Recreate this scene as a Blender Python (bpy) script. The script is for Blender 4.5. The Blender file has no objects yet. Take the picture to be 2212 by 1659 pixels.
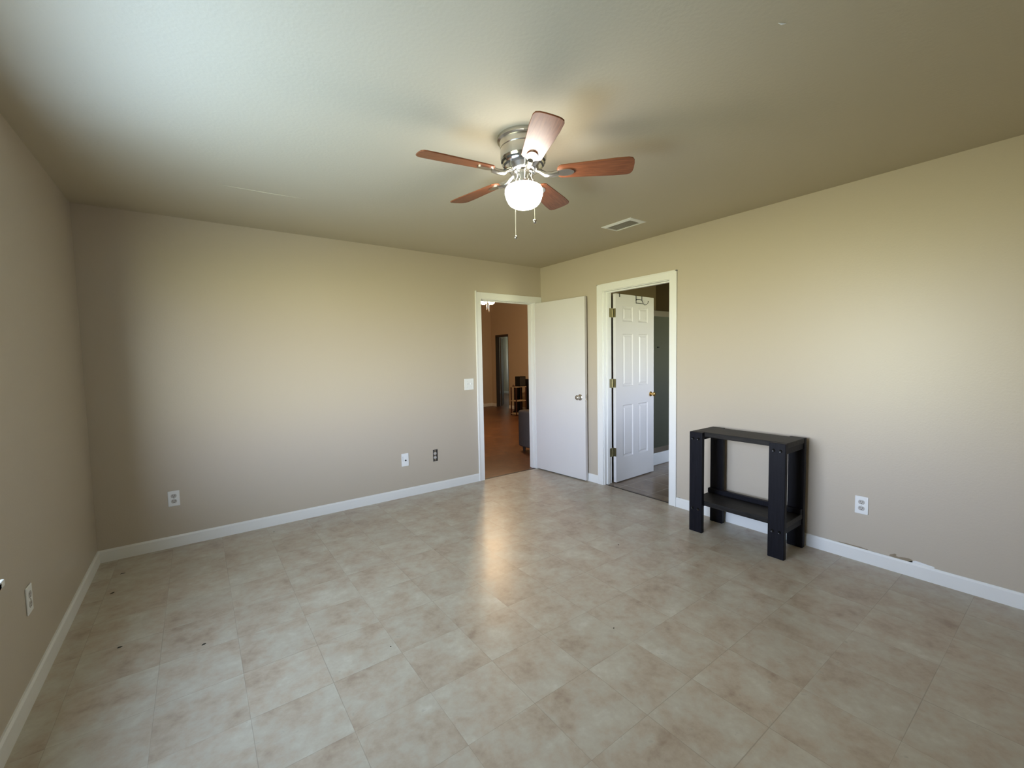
import bpy, bmesh, math, random
from mathutils import Vector, Matrix, Euler
random.seed(7)
scene = bpy.context.scene
COL = scene.collection
PI = math.pi

# ------------------------------------------------------------------ camera
FPX = 930.508
cam_d = bpy.data.cameras.new('camera')
cam = bpy.data.objects.new('camera', cam_d)
COL.objects.link(cam)
cam_d.sensor_fit = 'HORIZONTAL'
cam_d.sensor_width = 36.0
cam_d.lens = 36.0 * FPX / 2212.0
cam_d.clip_start = 0.02
yaw, pitch, roll = 0.63294, -0.060864, -0.0190456
fw = Vector((math.sin(yaw) * math.cos(pitch), math.cos(yaw) * math.cos(pitch), math.sin(pitch)))
rt = Vector((math.cos(yaw), -math.sin(yaw), 0))
up = rt.cross(fw)
r2 = math.cos(roll) * rt + math.sin(roll) * up
u2 = -math.sin(roll) * rt + math.cos(roll) * up
M = Matrix((r2, u2, -fw)).transposed().to_4x4()
M.translation = Vector((-3.42795, -4.04703, 1.36503))
cam.matrix_world = M
scene.camera = cam

# ------------------------------------------------------------------ sky, exposure
scene.view_settings.view_transform = 'Standard'
scene.view_settings.look = 'None'
scene.view_settings.gamma = 1.0
scene.view_settings.use_curve_mapping = False
scene.view_settings.exposure = 0.0

world = bpy.data.worlds.new('world')
scene.world = world
world.use_nodes = True
wn, wl = world.node_tree.nodes, world.node_tree.links
wn.clear()
w_out = wn.new('ShaderNodeOutputWorld')
w_bg = wn.new('ShaderNodeBackground')
w_tc = wn.new('ShaderNodeTexCoord')
w_sep = wn.new('ShaderNodeSeparateXYZ')
w_map = wn.new('ShaderNodeMapRange')
w_map.inputs['From Min'].default_value = -1
w_map.inputs['From Max'].default_value = 1
w_ramp = wn.new('ShaderNodeValToRGB')
# straight down: shaded ground by the wall / pale paving / sunlit lawn / horizon haze / blue sky
stops = [(0.00, (0.20, 0.22, 0.24)), (0.10, (0.62, 0.86, 1.28)), (0.20, (1.38, 1.92, 2.85)), (0.29, (0.90, 1.02, 0.82)),
         (0.39, (1.10, 1.00, 0.50)), (0.46, (3.00, 2.95, 1.75)), (0.49, (3.45, 3.40, 2.75)), (0.53, (2.95, 3.12, 3.70)),
         (0.60, (2.25, 2.60, 3.55)), (0.70, (0.95, 1.12, 1.40)), (1.0, (0.5, 0.7, 1.1))]
cr = w_ramp.color_ramp
while len(cr.elements) < len(stops):
    cr.elements.new(0.5)
for e, (p, c) in zip(cr.elements, stops):
    e.position = p
    e.color = (*c, 1)
W_STR = 12.0
w_bg.inputs['Strength'].default_value = W_STR
wl.new(w_tc.outputs['Generated'], w_sep.inputs[0])
wl.new(w_sep.outputs['Z'], w_map.inputs['Value'])
wl.new(w_map.outputs[0], w_ramp.inputs[0])
# the sky and the ground are brighter on the sun's side
w_dot = wn.new('ShaderNodeVectorMath')
w_dot.operation = 'DOT_PRODUCT'
w_dot.inputs[1].default_value = (-0.55, -0.83, 0.0)
w_fac = wn.new('ShaderNodeMapRange')
w_fac.inputs['From Min'].default_value = 0.0
w_fac.inputs['From Max'].default_value = 1.0
w_fac.inputs['To Min'].default_value = 0.56
w_fac.inputs['To Max'].default_value = 1.42
w_mul = wn.new('ShaderNodeVectorMath')
w_mul.operation = 'SCALE'
wl.new(w_tc.outputs['Generated'], w_dot.inputs[0])
wl.new(w_dot.outputs['Value'], w_fac.inputs['Value'])
wl.new(w_ramp.outputs[0], w_mul.inputs[0])
wl.new(w_fac.outputs[0], w_mul.inputs['Scale'])
wl.new(w_mul.outputs[0], w_bg.inputs[0])
wl.new(w_bg.outputs[0], w_out.inputs[0])


def portal(name, loc, direction, w, h):
    l = bpy.data.lights.new(name, 'AREA')
    l.shape = 'RECTANGLE'
    l.size, l.size_y = w, h
    l.cycles.is_portal = True
    o = bpy.data.objects.new(name, l)
    COL.objects.link(o)
    o.location = loc
    o.rotation_euler = Vector(direction).to_track_quat('-Z', 'Z').to_euler()


# window openings (plane, range, z range)
LX = -4.037           # left wall
RY = -5.25            # rear wall
CH = 2.44             # ceiling height
W1 = (-3.16, -1.84, 0.63, 2.03)   # y0, y1, z0, z1 in the left wall
WB = (0.90, 1.70, 0.85, 2.00)     # x0, x1, z0, z1 added, unseen window in the bathroom rear wall
BY = -3.9
portal('window_light_left', (LX - 0.11, (W1[0] + W1[1]) / 2, (W1[2] + W1[3]) / 2), (1, 0, 0), W1[1] - W1[0], W1[3] - W1[2])
portal('added_daylight_bathroom', ((WB[0] + WB[1]) / 2, BY - 0.11, (WB[2] + WB[3]) / 2), (0, 1, 0), WB[1] - WB[0], WB[3] - WB[2])

FAN_EMIT = 34.0       # frosted globe of the ceiling fan
HALL_EMIT = 430.0      # two bowl shades in the far room


# ------------------------------------------------------------------ materials
def mat(name, color, rough=0.6, metal=0.0, spec=0.5, bump=None, var=None, emit=None, emit_strength=0.0):
    m = bpy.data.materials.new(name)
    m.use_nodes = True
    n, l = m.node_tree.nodes, m.node_tree.links
    b = n['Principled BSDF']
    b.inputs['Base Color'].default_value = (*color, 1)
    b.inputs['Roughness'].default_value = rough
    b.inputs['Metallic'].default_value = metal
    b.inputs['Specular IOR Level'].default_value = spec
    if emit:
        b.inputs['Emission Color'].default_value = (*emit, 1)
        b.inputs['Emission Strength'].default_value = emit_strength
    tc = n.new('ShaderNodeTexCoord')
    if var:
        scale, amount = var
        nz = n.new('ShaderNodeTexNoise')
        nz.inputs['Scale'].default_value = scale
        nz.inputs['Detail'].default_value = 4
        mx = n.new('ShaderNodeMix')
        mx.data_type = 'RGBA'
        mx.inputs['A'].default_value = (*[c * (1 - amount) for c in color], 1)
        mx.inputs['B'].default_value = (*[min(1, c * (1 + amount)) for c in color], 1)
        l.new(tc.outputs['Object'], nz.inputs['Vector'])
        l.new(nz.outputs['Fac'], mx.inputs['Factor'])
        l.new(mx.outputs['Result'], b.inputs['Base Color'])
    if bump:
        scale, strength, dist = bump
        nz = n.new('ShaderNodeTexNoise')
        nz.inputs['Scale'].default_value = scale
        nz.inputs['Detail'].default_value = 3
        bp = n.new('ShaderNodeBump')
        bp.inputs['Strength'].default_value = strength
        bp.inputs['Distance'].default_value = dist
        l.new(tc.outputs['Object'], nz.inputs['Vector'])
        l.new(nz.outputs['Fac'], bp.inputs['Height'])
        l.new(bp.outputs['Normal'], b.inputs['Normal'])
    return m


WALLC = (0.515, 0.452, 0.365)
m_wall = mat('wall_paint', WALLC, 0.40, spec=0.5, bump=(95, 0.12, 0.004))
m_ceil = mat('ceiling_paint', (0.525, 0.465, 0.345), 0.85, spec=0.2, bump=(70, 0.16, 0.005))
m_white = mat('trim_white', (0.80, 0.80, 0.78), 0.4, spec=0.4, var=(5, 0.02))
m_door = mat('door_white', (0.685, 0.665, 0.655), 0.38, spec=0.4, var=(3, 0.03))
m_plate = mat('plate_plastic', (0.82, 0.83, 0.82), 0.35)
m_recept = mat('receptacle_plastic', (0.48, 0.46, 0.43), 0.4)
m_bolt = mat('black_bolt', (0.002, 0.002, 0.002), 0.3, spec=0.3)
m_slot = mat('slot_dark', (0.03, 0.03, 0.03), 0.6)
m_nickel = mat('brushed_nickel', (0.62, 0.60, 0.56), 0.25, 1.0, var=(30, 0.06))
m_chrome = mat('polished_metal', (0.75, 0.74, 0.72), 0.15, 1.0)
m_chainw = mat('bright_chain', (0.80, 0.77, 0.70), 0.35, 0.4)
m_brass = mat('brass', (0.78, 0.52, 0.18), 0.22, 1.0, var=(20, 0.1))
m_hinge = mat('aged_brass', (0.26, 0.23, 0.13), 0.42, 1.0, var=(30, 0.2))
m_alu = mat('aluminium', (0.72, 0.73, 0.73), 0.3, 1.0)
m_wire = mat('dark_wire', (0.035, 0.035, 0.035), 0.5)
m_debris = mat('dark_debris', (0.025, 0.022, 0.015), 0.8)
m_chip = mat('bare_board', (0.30, 0.245, 0.17), 0.9, var=(60, 0.2))
m_scuff = mat('white_filler', (0.85, 0.86, 0.86), 0.8)
m_brown = mat('dark_brown_wood', (0.035, 0.022, 0.014), 0.45, var=(8, 0.2))
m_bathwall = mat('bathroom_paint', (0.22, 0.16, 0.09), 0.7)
m_hallwall = mat('living_room_paint', (0.55, 0.455, 0.34), 0.7, bump=(95, 0.1, 0.004))
m_farwall = mat('far_room_paint', (0.62, 0.58, 0.48), 0.8)
m_surround = mat('shower_surround', (0.55, 0.56, 0.53), 0.35)
m_curb = mat('shower_curb', (0.85, 0.86, 0.87), 0.25)
m_sofa = mat('grey_upholstery', (0.088, 0.078, 0.074), 0.95, spec=0.1, bump=(600, 0.3, 0.002), var=(40, 0.12))
m_blackbox = mat('black_plastic', (0.005, 0.005, 0.006), 0.5, spec=0.2)
m_shelf = mat('pale_shelf_board', (0.42, 0.33, 0.22), 0.5, var=(12, 0.1))
m_post = mat('red_brown_post', (0.05, 0.011, 0.007), 0.4, var=(15, 0.2))
m_void = mat('wall_cavity', (0.05, 0.045, 0.04), 0.9)
m_globe = mat('lit_frosted_glass', (0.9, 0.9, 0.88), 0.3, emit=(1.0, 0.95, 0.86), emit_strength=FAN_EMIT)
m_bowl = mat('lit_amber_glass', (0.9, 0.85, 0.75), 0.3, emit=(1.0, 0.71, 0.42), emit_strength=HALL_EMIT)
m_switchtog = mat('toggle_plastic', (0.68, 0.69, 0.70), 0.4)


def wood_mat(name, c1, c2, scale, stretch, rough, spec=0.5, bump=0.1):
    m = bpy.data.materials.new(name)
    m.use_nodes = True
    n, l = m.node_tree.nodes, m.node_tree.links
    b = n['Principled BSDF']
    b.inputs['Roughness'].default_value = rough
    b.inputs['Specular IOR Level'].default_value = spec
    tc = n.new('ShaderNodeTexCoord')
    mp = n.new('ShaderNodeMapping')
    mp.inputs['Scale'].default_value = stretch
    nz = n.new('ShaderNodeTexNoise')
    nz.inputs['Scale'].default_value = scale
    nz.inputs['Detail'].default_value = 6
    nz.inputs['Distortion'].default_value = 0.6
    rp = n.new('ShaderNodeValToRGB')
    rp.color_ramp.elements[0].position = 0.35
    rp.color_ramp.elements[1].position = 0.68
    rp.color_ramp.elements[0].color = (*c1, 1)
    rp.color_ramp.elements[1].color = (*c2, 1)
    bp = n.new('ShaderNodeBump')
    bp.inputs['Strength'].default_value = bump
    bp.inputs['Distance'].default_value = 0.002
    l.new(tc.outputs['Object'], mp.inputs[0])
    l.new(mp.outputs[0], nz.inputs['Vector'])
    l.new(nz.outputs['Fac'], rp.inputs[0])
    l.new(rp.outputs[0], b.inputs['Base Color'])
    l.new(nz.outputs['Fac'], bp.inputs['Height'])
    l.new(bp.outputs[0], b.inputs['Normal'])
    return m


m_blackleg = wood_mat('black_stained_wood', (0.0035, 0.0035, 0.0065), (0.0075, 0.0075, 0.012), 10, (12, 12, 0.8), 0.5, 0.18, 0.2)
m_blacktop = wood_mat('worn_black_wood', (0.008, 0.0075, 0.0075), (0.024, 0.021, 0.019), 9, (10, 0.9, 10), 0.5, 0.22, 0.2)
m_blade = wood_mat('cherry_blade', (0.17, 0.055, 0.022), (0.27, 0.095, 0.04), 8, (1.2, 14, 14), 0.4, 0.4, 0.03)


def tile_floor(name, ox, oy, size, cols, grout, gw, rough, tint=0.06, nscale=(7.0, 22.0), spec=0.5, bump=0.02, seam_f=0.75, specks=0.35):
    """square tiles; every tile gets its own offset into the mottling and its own slight tone"""
    m = bpy.data.materials.new(name)
    m.use_nodes = True
    n, l = m.node_tree.nodes, m.node_tree.links
    b = n['Principled BSDF']
    b.inputs['Specular IOR Level'].default_value = spec
    geo = n.new('ShaderNodeNewGeometry')
    sep = n.new('ShaderNodeSeparateXYZ')
    l.new(geo.outputs['Position'], sep.inputs[0])

    def math_(op, a, bb=None, cc=None):
        x = n.new('ShaderNodeMath')
        x.operation = op
        for i, v in enumerate((a, bb, cc)):
            if v is None:
                continue
            if isinstance(v, (int, float)):
                x.inputs[i].default_value = v
            else:
                l.new(v, x.inputs[i])
        return x.outputs[0]
    u = math_('DIVIDE', math_('SUBTRACT', sep.outputs['X'], ox), size)
    v = math_('DIVIDE', math_('SUBTRACT', sep.outputs['Y'], oy), size)
    fu, fv = math_('FLOOR', u), math_('FLOOR', v)
    ru, rv = math_('FRACT', u), math_('FRACT', v)
    du = math_('MINIMUM', ru, math_('SUBTRACT', 1.0, ru))
    dv = math_('MINIMUM', rv, math_('SUBTRACT', 1.0, rv))
    cmb = n.new('ShaderNodeCombineXYZ')
    l.new(fu, cmb.inputs[0])
    l.new(fv, cmb.inputs[1])
    wnz = n.new('ShaderNodeTexWhiteNoise')
    wnz.noise_dimensions = '2D'
    l.new(cmb.outputs[0], wnz.inputs['Vector'])
    vm = n.new('ShaderNodeVectorMath')
    vm.operation = 'MULTIPLY_ADD'
    vm.inputs[1].default_value = (30, 30, 30)
    l.new(wnz.outputs['Color'], vm.inputs[0])
    l.new(geo.outputs['Position'], vm.inputs[2])
    n1 = n.new('ShaderNodeTexNoise')
    n1.inputs['Scale'].default_value = nscale[0]
    n1.inputs['Detail'].default_value = 8
    n1.inputs['Roughness'].default_value = 0.62
    n1.inputs['Distortion'].default_value = 0.15
    l.new(vm.outputs[0], n1.inputs['Vector'])
    n2 = n.new('ShaderNodeTexNoise')
    n2.inputs['Scale'].default_value = nscale[1]
    n2.inputs['Detail'].default_value = 4
    n2.inputs['Roughness'].default_value = 0.6
    l.new(vm.outputs[0], n2.inputs['Vector'])
    mixf = math_('ADD', math_('MULTIPLY', n1.outputs['Fac'], 0.72), math_('MULTIPLY', n2.outputs['Fac'], 0.28))
    rp = n.new('ShaderNodeValToRGB')
    els = rp.color_ramp.elements
    while len(els) < len(cols):
        els.new(0.5)
    for e, (p, c) in zip(els, cols):
        e.position = p
        e.color = (*c, 1)
    l.new(mixf, rp.inputs[0])
    # per-tile tone
    tone = math_('ADD', 1.0 - tint, math_('MULTIPLY', wnz.outputs['Value'], 2 * tint))
    hv = n.new('ShaderNodeVectorMath')
    hv.operation = 'SCALE'
    l.new(rp.outputs[0], hv.inputs[0])
    l.new(tone, hv.inputs['Scale'])
    # thin seams, patchy
    n3 = n.new('ShaderNodeTexNoise')
    n3.inputs['Scale'].default_value = 1.7
    l.new(geo.outputs['Position'], n3.inputs['Vector'])
    n3.inputs['Detail'].default_value = 3
    wv = math_('MULTIPLY', math_('SUBTRACT', math_('MULTIPLY', n3.outputs['Fac'], 2.6), 0.55), gw * 1.25)
    seam = math_('LESS_THAN', math_('MINIMUM', du, dv), wv)
    mx = n.new('ShaderNodeMix')
    mx.data_type = 'RGBA'
    mx.inputs['B'].default_value = (*grout, 1)
    l.new(math_('MULTIPLY', seam, seam_f), mx.inputs['Factor'])
    l.new(hv.outputs[0], mx.inputs['A'])
    # small dark specks of wear
    n4 = n.new('ShaderNodeTexNoise')
    n4.inputs['Scale'].default_value = 26
    n4.inputs['Detail'].default_value = 2
    l.new(vm.outputs[0], n4.inputs['Vector'])
    sp = n.new('ShaderNodeMapRange')
    sp.inputs['From Min'].default_value = 0.70
    sp.inputs['From Max'].default_value = 0.80
    sp.inputs['To Max'].default_value = specks
    l.new(n4.outputs['Fac'], sp.inputs['Value'])
    mx2 = n.new('ShaderNodeMix')
    mx2.data_type = 'RGBA'
    mx2.inputs['B'].default_value = (0.20, 0.17, 0.14, 1)
    l.new(sp.outputs[0], mx2.inputs['Factor'])
    l.new(mx.outputs['Result'], mx2.inputs['A'])
    l.new(mx2.outputs['Result'], b.inputs['Base Color'])
    l.new(math_('ADD', rough - 0.06, math_('MULTIPLY', n1.outputs['Fac'], 0.12)), b.inputs['Roughness'])
    bp = n.new('ShaderNodeBump')
    bp.inputs['Strength'].default_value = bump * 5
    bp.inputs['Distance'].default_value = 0.001
    l.new(math_('SUBTRACT', mixf, math_('MULTIPLY', seam, 0.5)), bp.inputs['Height'])
    l.new(bp.outputs[0], b.inputs['Normal'])
    return m


m_floor = tile_floor('vinyl_tile', -3.325, -3.385, 0.3033,
                     [(0.31, (0.33, 0.25, 0.185)), (0.42, (0.425, 0.35, 0.27)), (0.485, (0.47, 0.402, 0.316)), (0.52, (0.478, 0.430, 0.348)), (0.59, (0.515, 0.478, 0.393)), (0.68, (0.585, 0.555, 0.475))],
                     (0.24, 0.20, 0.155), 0.0036, 0.33, tint=0.03, nscale=(5.8, 26.0), seam_f=0.5)
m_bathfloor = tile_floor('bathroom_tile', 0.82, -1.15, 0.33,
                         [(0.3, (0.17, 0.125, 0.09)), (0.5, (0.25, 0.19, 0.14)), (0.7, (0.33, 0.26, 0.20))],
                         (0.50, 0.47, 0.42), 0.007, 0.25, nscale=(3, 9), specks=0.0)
m_hallfloor = tile_floor('brown_laminate', 0.1, 0.12, 0.40,
                         [(0.3, (0.085, 0.034, 0.014)), (0.5, (0.14, 0.058, 0.025)), (0.7, (0.22, 0.10, 0.048))],
                         (0.09, 0.04, 0.02), 0.004, 0.34, tint=0.06, nscale=(4, 16), specks=0.0)

# glass: window panes let daylight straight through with a faint reflection
m_pane = bpy.data.materials.new('window_glass')
m_pane.use_nodes = True
_n, _l = m_pane.node_tree.nodes, m_pane.node_tree.links
_n.clear()
_o = _n.new('ShaderNodeOutputMaterial')
_t = _n.new('ShaderNodeBsdfTransparent')
_t.inputs[0].default_value = (0.96, 0.98, 0.97, 1)
_g = _n.new('ShaderNodeBsdfGlossy')
_g.inputs['Roughness'].default_value = 0.02
_m = _n.new('ShaderNodeMixShader')
_m.inputs[0].default_value = 0.07
_l.new(_t.outputs[0], _m.inputs[1])
_l.new(_g.outputs[0], _m.inputs[2])
_l.new(_m.outputs[0], _o.inputs[0])

m_obscure = bpy.data.materials.new('obscure_shower_glass')
m_obscure.use_nodes = True
_n, _l = m_obscure.node_tree.nodes, m_obscure.node_tree.links
_b = _n['Principled BSDF']
_b.inputs['Base Color'].default_value = (0.26, 0.27, 0.21, 1)
_b.inputs['Roughness'].default_value = 0.35
_b.inputs['Transmission Weight'].default_value = 0.75
_b.inputs['IOR'].default_value = 1.2
_tc = _n.new('ShaderNodeTexCoord')
_nz = _n.new('ShaderNodeTexVoronoi')
_nz.inputs['Scale'].default_value = 90
_bp = _n.new('ShaderNodeBump')
_bp.inputs['Strength'].default_value = 0.3
_bp.inputs['Distance'].default_value = 0.002
_l.new(_tc.outputs['Object'], _nz.inputs['Vector'])
_l.new(_nz.outputs['Distance'], _bp.inputs['Height'])
_l.new(_bp.outputs[0], _b.inputs['Normal'])


# ------------------------------------------------------------------ mesh helpers
class MB:
    def __init__(self):
        self.v, self.f = [], []

    def add(self, vs, fs, mtx=None):
        o = len(self.v)
        self.v += [tuple(mtx @ Vector(p)) if mtx else tuple(p) for p in vs]
        self.f += [tuple(i + o for i in f) for f in fs]
        return self

    def box(self, x0, x1, y0, y1, z0, z1, mtx=None):
        x0, x1 = sorted((x0, x1)); y0, y1 = sorted((y0, y1)); z0, z1 = sorted((z0, z1))
        vs = [(x0, y0, z0), (x1, y0, z0), (x1, y1, z0), (x0, y1, z0), (x0, y0, z1), (x1, y0, z1), (x1, y1, z1), (x0, y1, z1)]
        fs = [(3, 2, 1, 0), (4, 5, 6, 7), (0, 1, 5, 4), (1, 2, 6, 5), (2, 3, 7, 6), (3, 0, 4, 7)]
        return self.add(vs, fs, mtx)

    def lathe(self, prof, n=32, mtx=None, a0=0.0, a1=2 * PI):
        full = abs(a1 - a0 - 2 * PI) < 1e-6
        steps = n if full else n + 1
        vs, fs = [], []
        for r, z in prof:
            for k in range(steps):
                a = a0 + (a1 - a0) * k / n
                vs.append((r * math.cos(a), r * math.sin(a), z))
        for i in range(len(prof) - 1):
            for k in range(n):
                k2 = (k + 1) % steps
                fs.append((i * steps + k, (i + 1) * steps + k, (i + 1) * steps + k2, i * steps + k2))
        return self.add(vs, fs, mtx)

    def tube(self, pts, r, n=8, mtx=None, caps=True):
        pts = [Vector(p) for p in pts]
        vs, fs = [], []
        rs = r if isinstance(r, (list, tuple)) else [r] * len(pts)
        prev = None
        for i, p in enumerate(pts):
            t = (pts[min(i + 1, len(pts) - 1)] - pts[max(i - 1, 0)]).normalized()
            if prev is None:
                a = t.orthogonal().normalized()
            else:
                a = (prev - t * prev.dot(t))
                a = a.normalized() if a.length > 1e-6 else t.orthogonal().normalized()
            prev = a
            b = t.cross(a)
            for k in range(n):
                an = 2 * PI * k / n
                vs.append(p + (a * math.cos(an) + b * math.sin(an)) * rs[i])
        for i in range(len(pts) - 1):
            for k in range(n):
                k2 = (k + 1) % n
                fs.append((i * n + k, i * n + k2, (i + 1) * n + k2, (i + 1) * n + k))
        if caps:
            fs.append(tuple(range(n - 1, -1, -1)))
            fs.append(tuple((len(pts) - 1) * n + k for k in range(n)))
        return self.add(vs, fs, mtx)

    def prism(self, outline, z0, z1, mtx=None):
        n = len(outline)
        vs = [(x, y, z0) for x, y in outline] + [(x, y, z1) for x, y in outline]
        fs = [tuple(range(n - 1, -1, -1)), tuple(range(n, 2 * n))]
        fs += [(i, (i + 1) % n, n + (i + 1) % n, n + i) for i in range(n)]
        return self.add(vs, fs, mtx)

    def sphere(self, c, r, n=16, m=10, mtx=None, sz=1.0):
        prof = [(max(1e-5, r * math.sin(PI * i / m)), c[2] - r * sz * math.cos(PI * i / m)) for i in range(m + 1)]
        t = Matrix.Translation((c[0], c[1], 0))
        return self.lathe(prof[::-1], n, (mtx @ t) if mtx else t)

    def build(self, name, material, parent=None, smooth=False, bevel=0.0, seg=2, weld=False):
        me = bpy.data.meshes.new(name)
        me.from_pydata(self.v, [], self.f)
        bm = bmesh.new()
        bm.from_mesh(me)
        if weld:
            bmesh.ops.remove_doubles(bm, verts=bm.verts, dist=1e-5)
        bmesh.ops.recalc_face_normals(bm, faces=bm.faces)
        bm.to_mesh(me)
        bm.free()
        me.materials.append(material)
        o = bpy.data.objects.new(name, me)
        COL.objects.link(o)
        if smooth:
            for p in me.polygons:
                p.use_smooth = True
            try:
                me.set_sharp_from_angle(angle=math.radians(38))
            except Exception:
                pass
        if bevel > 0:
            md = o.modifiers.new('bevel', 'BEVEL')
            md.width = bevel
            md.segments = seg
            md.limit_method = 'ANGLE'
            md.angle_limit = math.radians(40)
        if parent is not None:
            o.parent = parent
        return o


def empty(name, loc=(0, 0, 0), rz=0.0):
    o = bpy.data.objects.new(name, None)
    COL.objects.link(o)
    o.empty_display_size = 0.1
    o.location = loc
    o.rotation_euler = (0, 0, rz)
    return o


def tag(o, label=None, category=None, group=None, kind=None):
    if label:
        o['label'] = label
    if category:
        o['category'] = category
    if group:
        o['group'] = group
    if kind:
        o['kind'] = kind
    return o


def struct(o, label=None):
    o['kind'] = 'structure'
    if label:
        o['label'] = label
    return o


def wall_mesh(axis, p0, p1, a0, a1, z0, z1, holes):
    """solid wall slab between planes p0,p1 on axis ('x' or 'y'), spanning a0..a1 and z0..z1, with rectangular openings"""
    mb = MB()
    As = sorted({a0, a1, *[h[0] for h in holes], *[h[1] for h in holes]})
    Zs = sorted({z0, z1, *[h[2] for h in holes], *[h[3] for h in holes]})

    def solid(i, j):
        if i < 0 or j < 0 or i >= len(As) - 1 or j >= len(Zs) - 1:
            return False
        ca, cz = (As[i] + As[i + 1]) / 2, (Zs[j] + Zs[j + 1]) / 2
        return not any(h[0] < ca < h[1] and h[2] < cz < h[3] for h in holes)

    def P(p, a, z):
        return (p, a, z) if axis == 'x' else (a, p, z)
    for i in range(len(As) - 1):
        for j in range(len(Zs) - 1):
            if not solid(i, j):
                continue
            A0, A1, Z0, Z1 = As[i], As[i + 1], Zs[j], Zs[j + 1]
            for p in (p0, p1):
                mb.add([P(p, A0, Z0), P(p, A1, Z0), P(p, A1, Z1), P(p, A0, Z1)], [(0, 1, 2, 3)])
            for (di, dj, e) in ((-1, 0, (A0, Z0, A0, Z1)), (1, 0, (A1, Z0, A1, Z1)), (0, -1, (A0, Z0, A1, Z0)), (0, 1, (A0, Z1, A1, Z1))):
                if not solid(i + di, j + dj):
                    mb.add([P(p0, e[0], e[1]), P(p1, e[0], e[1]), P(p1, e[2], e[3]), P(p0, e[2], e[3])], [(0, 1, 2, 3)])
    return mb


# ------------------------------------------------------------------ the bedroom shell
T = 0.115
D1 = (-0.890, -0.092, 0.0, 2.035)      # rough opening in back wall: x0,x1,z0,z1
D2 = (-1.788, -0.982, 0.0, 2.045)      # rough opening in right wall: y0,y1,z0,z1
floor = struct(MB().box(LX - 0.1, T * 0.25, RY - 0.1, 0.012, -0.08, 0.0).build('floor', m_floor))
ceiling = struct(MB().box(LX - 0.1, 0.1, RY - 0.1, 0.1, CH, CH + 0.1).build('ceiling', m_ceil))
wall_back = struct(wall_mesh('y', 0.0, T, LX - 0.15, T, 0, CH, [D1]).build('wall_back', m_wall, weld=True))
wall_right = struct(wall_mesh('x', 0.0, T, RY - 0.15, 0.0, 0, CH, [D2]).build('wall_right', m_wall, weld=True))
wall_left = struct(wall_mesh('x', LX, LX - 0.15, RY - 0.15, 0.0, 0, CH, [W1]).build('wall_left', m_wall, weld=True))
wall_front = struct(wall_mesh('y', RY, RY - 0.15, LX, 0.0, 0, CH, []).build('wall_front', m_wall, weld=True))

# ceiling marks: a taped seam and a small nail pop
seam = MB()
sp = [(-3.30, -0.862), (-3.15, -0.872), (-3.0, -0.878), (-2.88, -0.886), (-2.74, -0.892)]
seam.tube([(x, y, CH + 0.0005) for x, y in sp], [0.0006, 0.003, 0.0042, 0.0026, 0.0005], 6)
seam.build('drywall_seam', m_ceil, ceiling, smooth=True)
MB().tube([(-1.836, -3.385, CH), (-1.826, -3.391, CH - 0.002), (-1.812, -3.399, CH)], [0.001, 0.003, 0.001], 8).build('nail_pop', m_scuff, ceiling, smooth=True)


def skirting(name, segs):
    """segs: list of (axis, plane, dir, a0, a1) drawn as one board with an eased top edge"""
    mb = MB()
    h, t = 0.086, 0.012
    prof = [(0, 0), (t, 0), (t, h - 0.012), (t * 0.55, h), (0, h)]
    for axis, p, d, a0, a1 in segs:
        n = len(prof)
        vs = []
        for a in (a0, a1):
            for q, z in prof:
                vs.append((p + d * q, a, z) if axis == 'x' else (a, p + d * q, z))
        fs = [tuple(range(n - 1, -1, -1)), tuple(range(n, 2 * n))] + [(i, (i + 1) % n, n + (i + 1) % n, n + i) for i in range(n)]
        mb.add(vs, fs)
    return struct(mb.build(name, m_white))


skirting('baseboard_back', [('y', 0.0, -1, LX, -0.935)])
skirting('baseboard_left', [('x', LX, 1, RY, -0.012)])
skirting('baseboard_right', [('x', 0.0, -1, -0.925, -0.016), ('x', 0.0, -1, RY, -1.842)])
skirting('baseboard_front', [('y', RY, 1, LX + 0.012, -0.012)])


# ------------------------------------------------------------------ door frames
def casing_profile_box(mb, axis, p, d, a0, a1, z0, z1):
    """flat casing with a thin raised back band along it"""
    def B(q0, q1, A0, A1, Z0, Z1):
        if axis == 'y':
            mb.box(A0, A1, p + d * q0, p + d * q1, Z0, Z1)
        else:
            mb.box(p + d * q0, p + d * q1, A0, A1, Z0, Z1)
    B(0, 0.014, a0, a1, z0, z1)


# frame of the doorway in the back wall
fr = MB()
casing_profile_box(fr, 'y', 0, -1, -0.935, -0.868, 0, 2.088)
casing_profile_box(fr, 'y', 0, -1, -0.105, -0.012, 0, 2.02)
casing_profile_box(fr, 'y', 0, -1, -0.868, -0.004, 2.02, 2.088)
fr.box(-0.94, -0.925, -0.019, 0, 0, 2.10)            # raised outer bead of paint-thick casing
fr.box(-0.890, -0.868, 0.0, T + 0.002, 0, 2.035)     # jamb left
fr.box(-0.117, -0.092, 0.0, T + 0.002, 0, 2.035)     # jamb right
fr.box(-0.868, -0.117, 0.0, T + 0.002, 2.012, 2.035)  # head
fr.box(-0.868, -0.857, 0.042, 0.078, 0, 2.012)       # stops
fr.box(-0.128, -0.117, 0.042, 0.078, 0, 2.012)
fr.box(-0.857, -0.128, 0.042, 0.078, 2.001, 2.012)
trim1 = struct(fr.build('trim_1', m_white, bevel=0.002))

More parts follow.
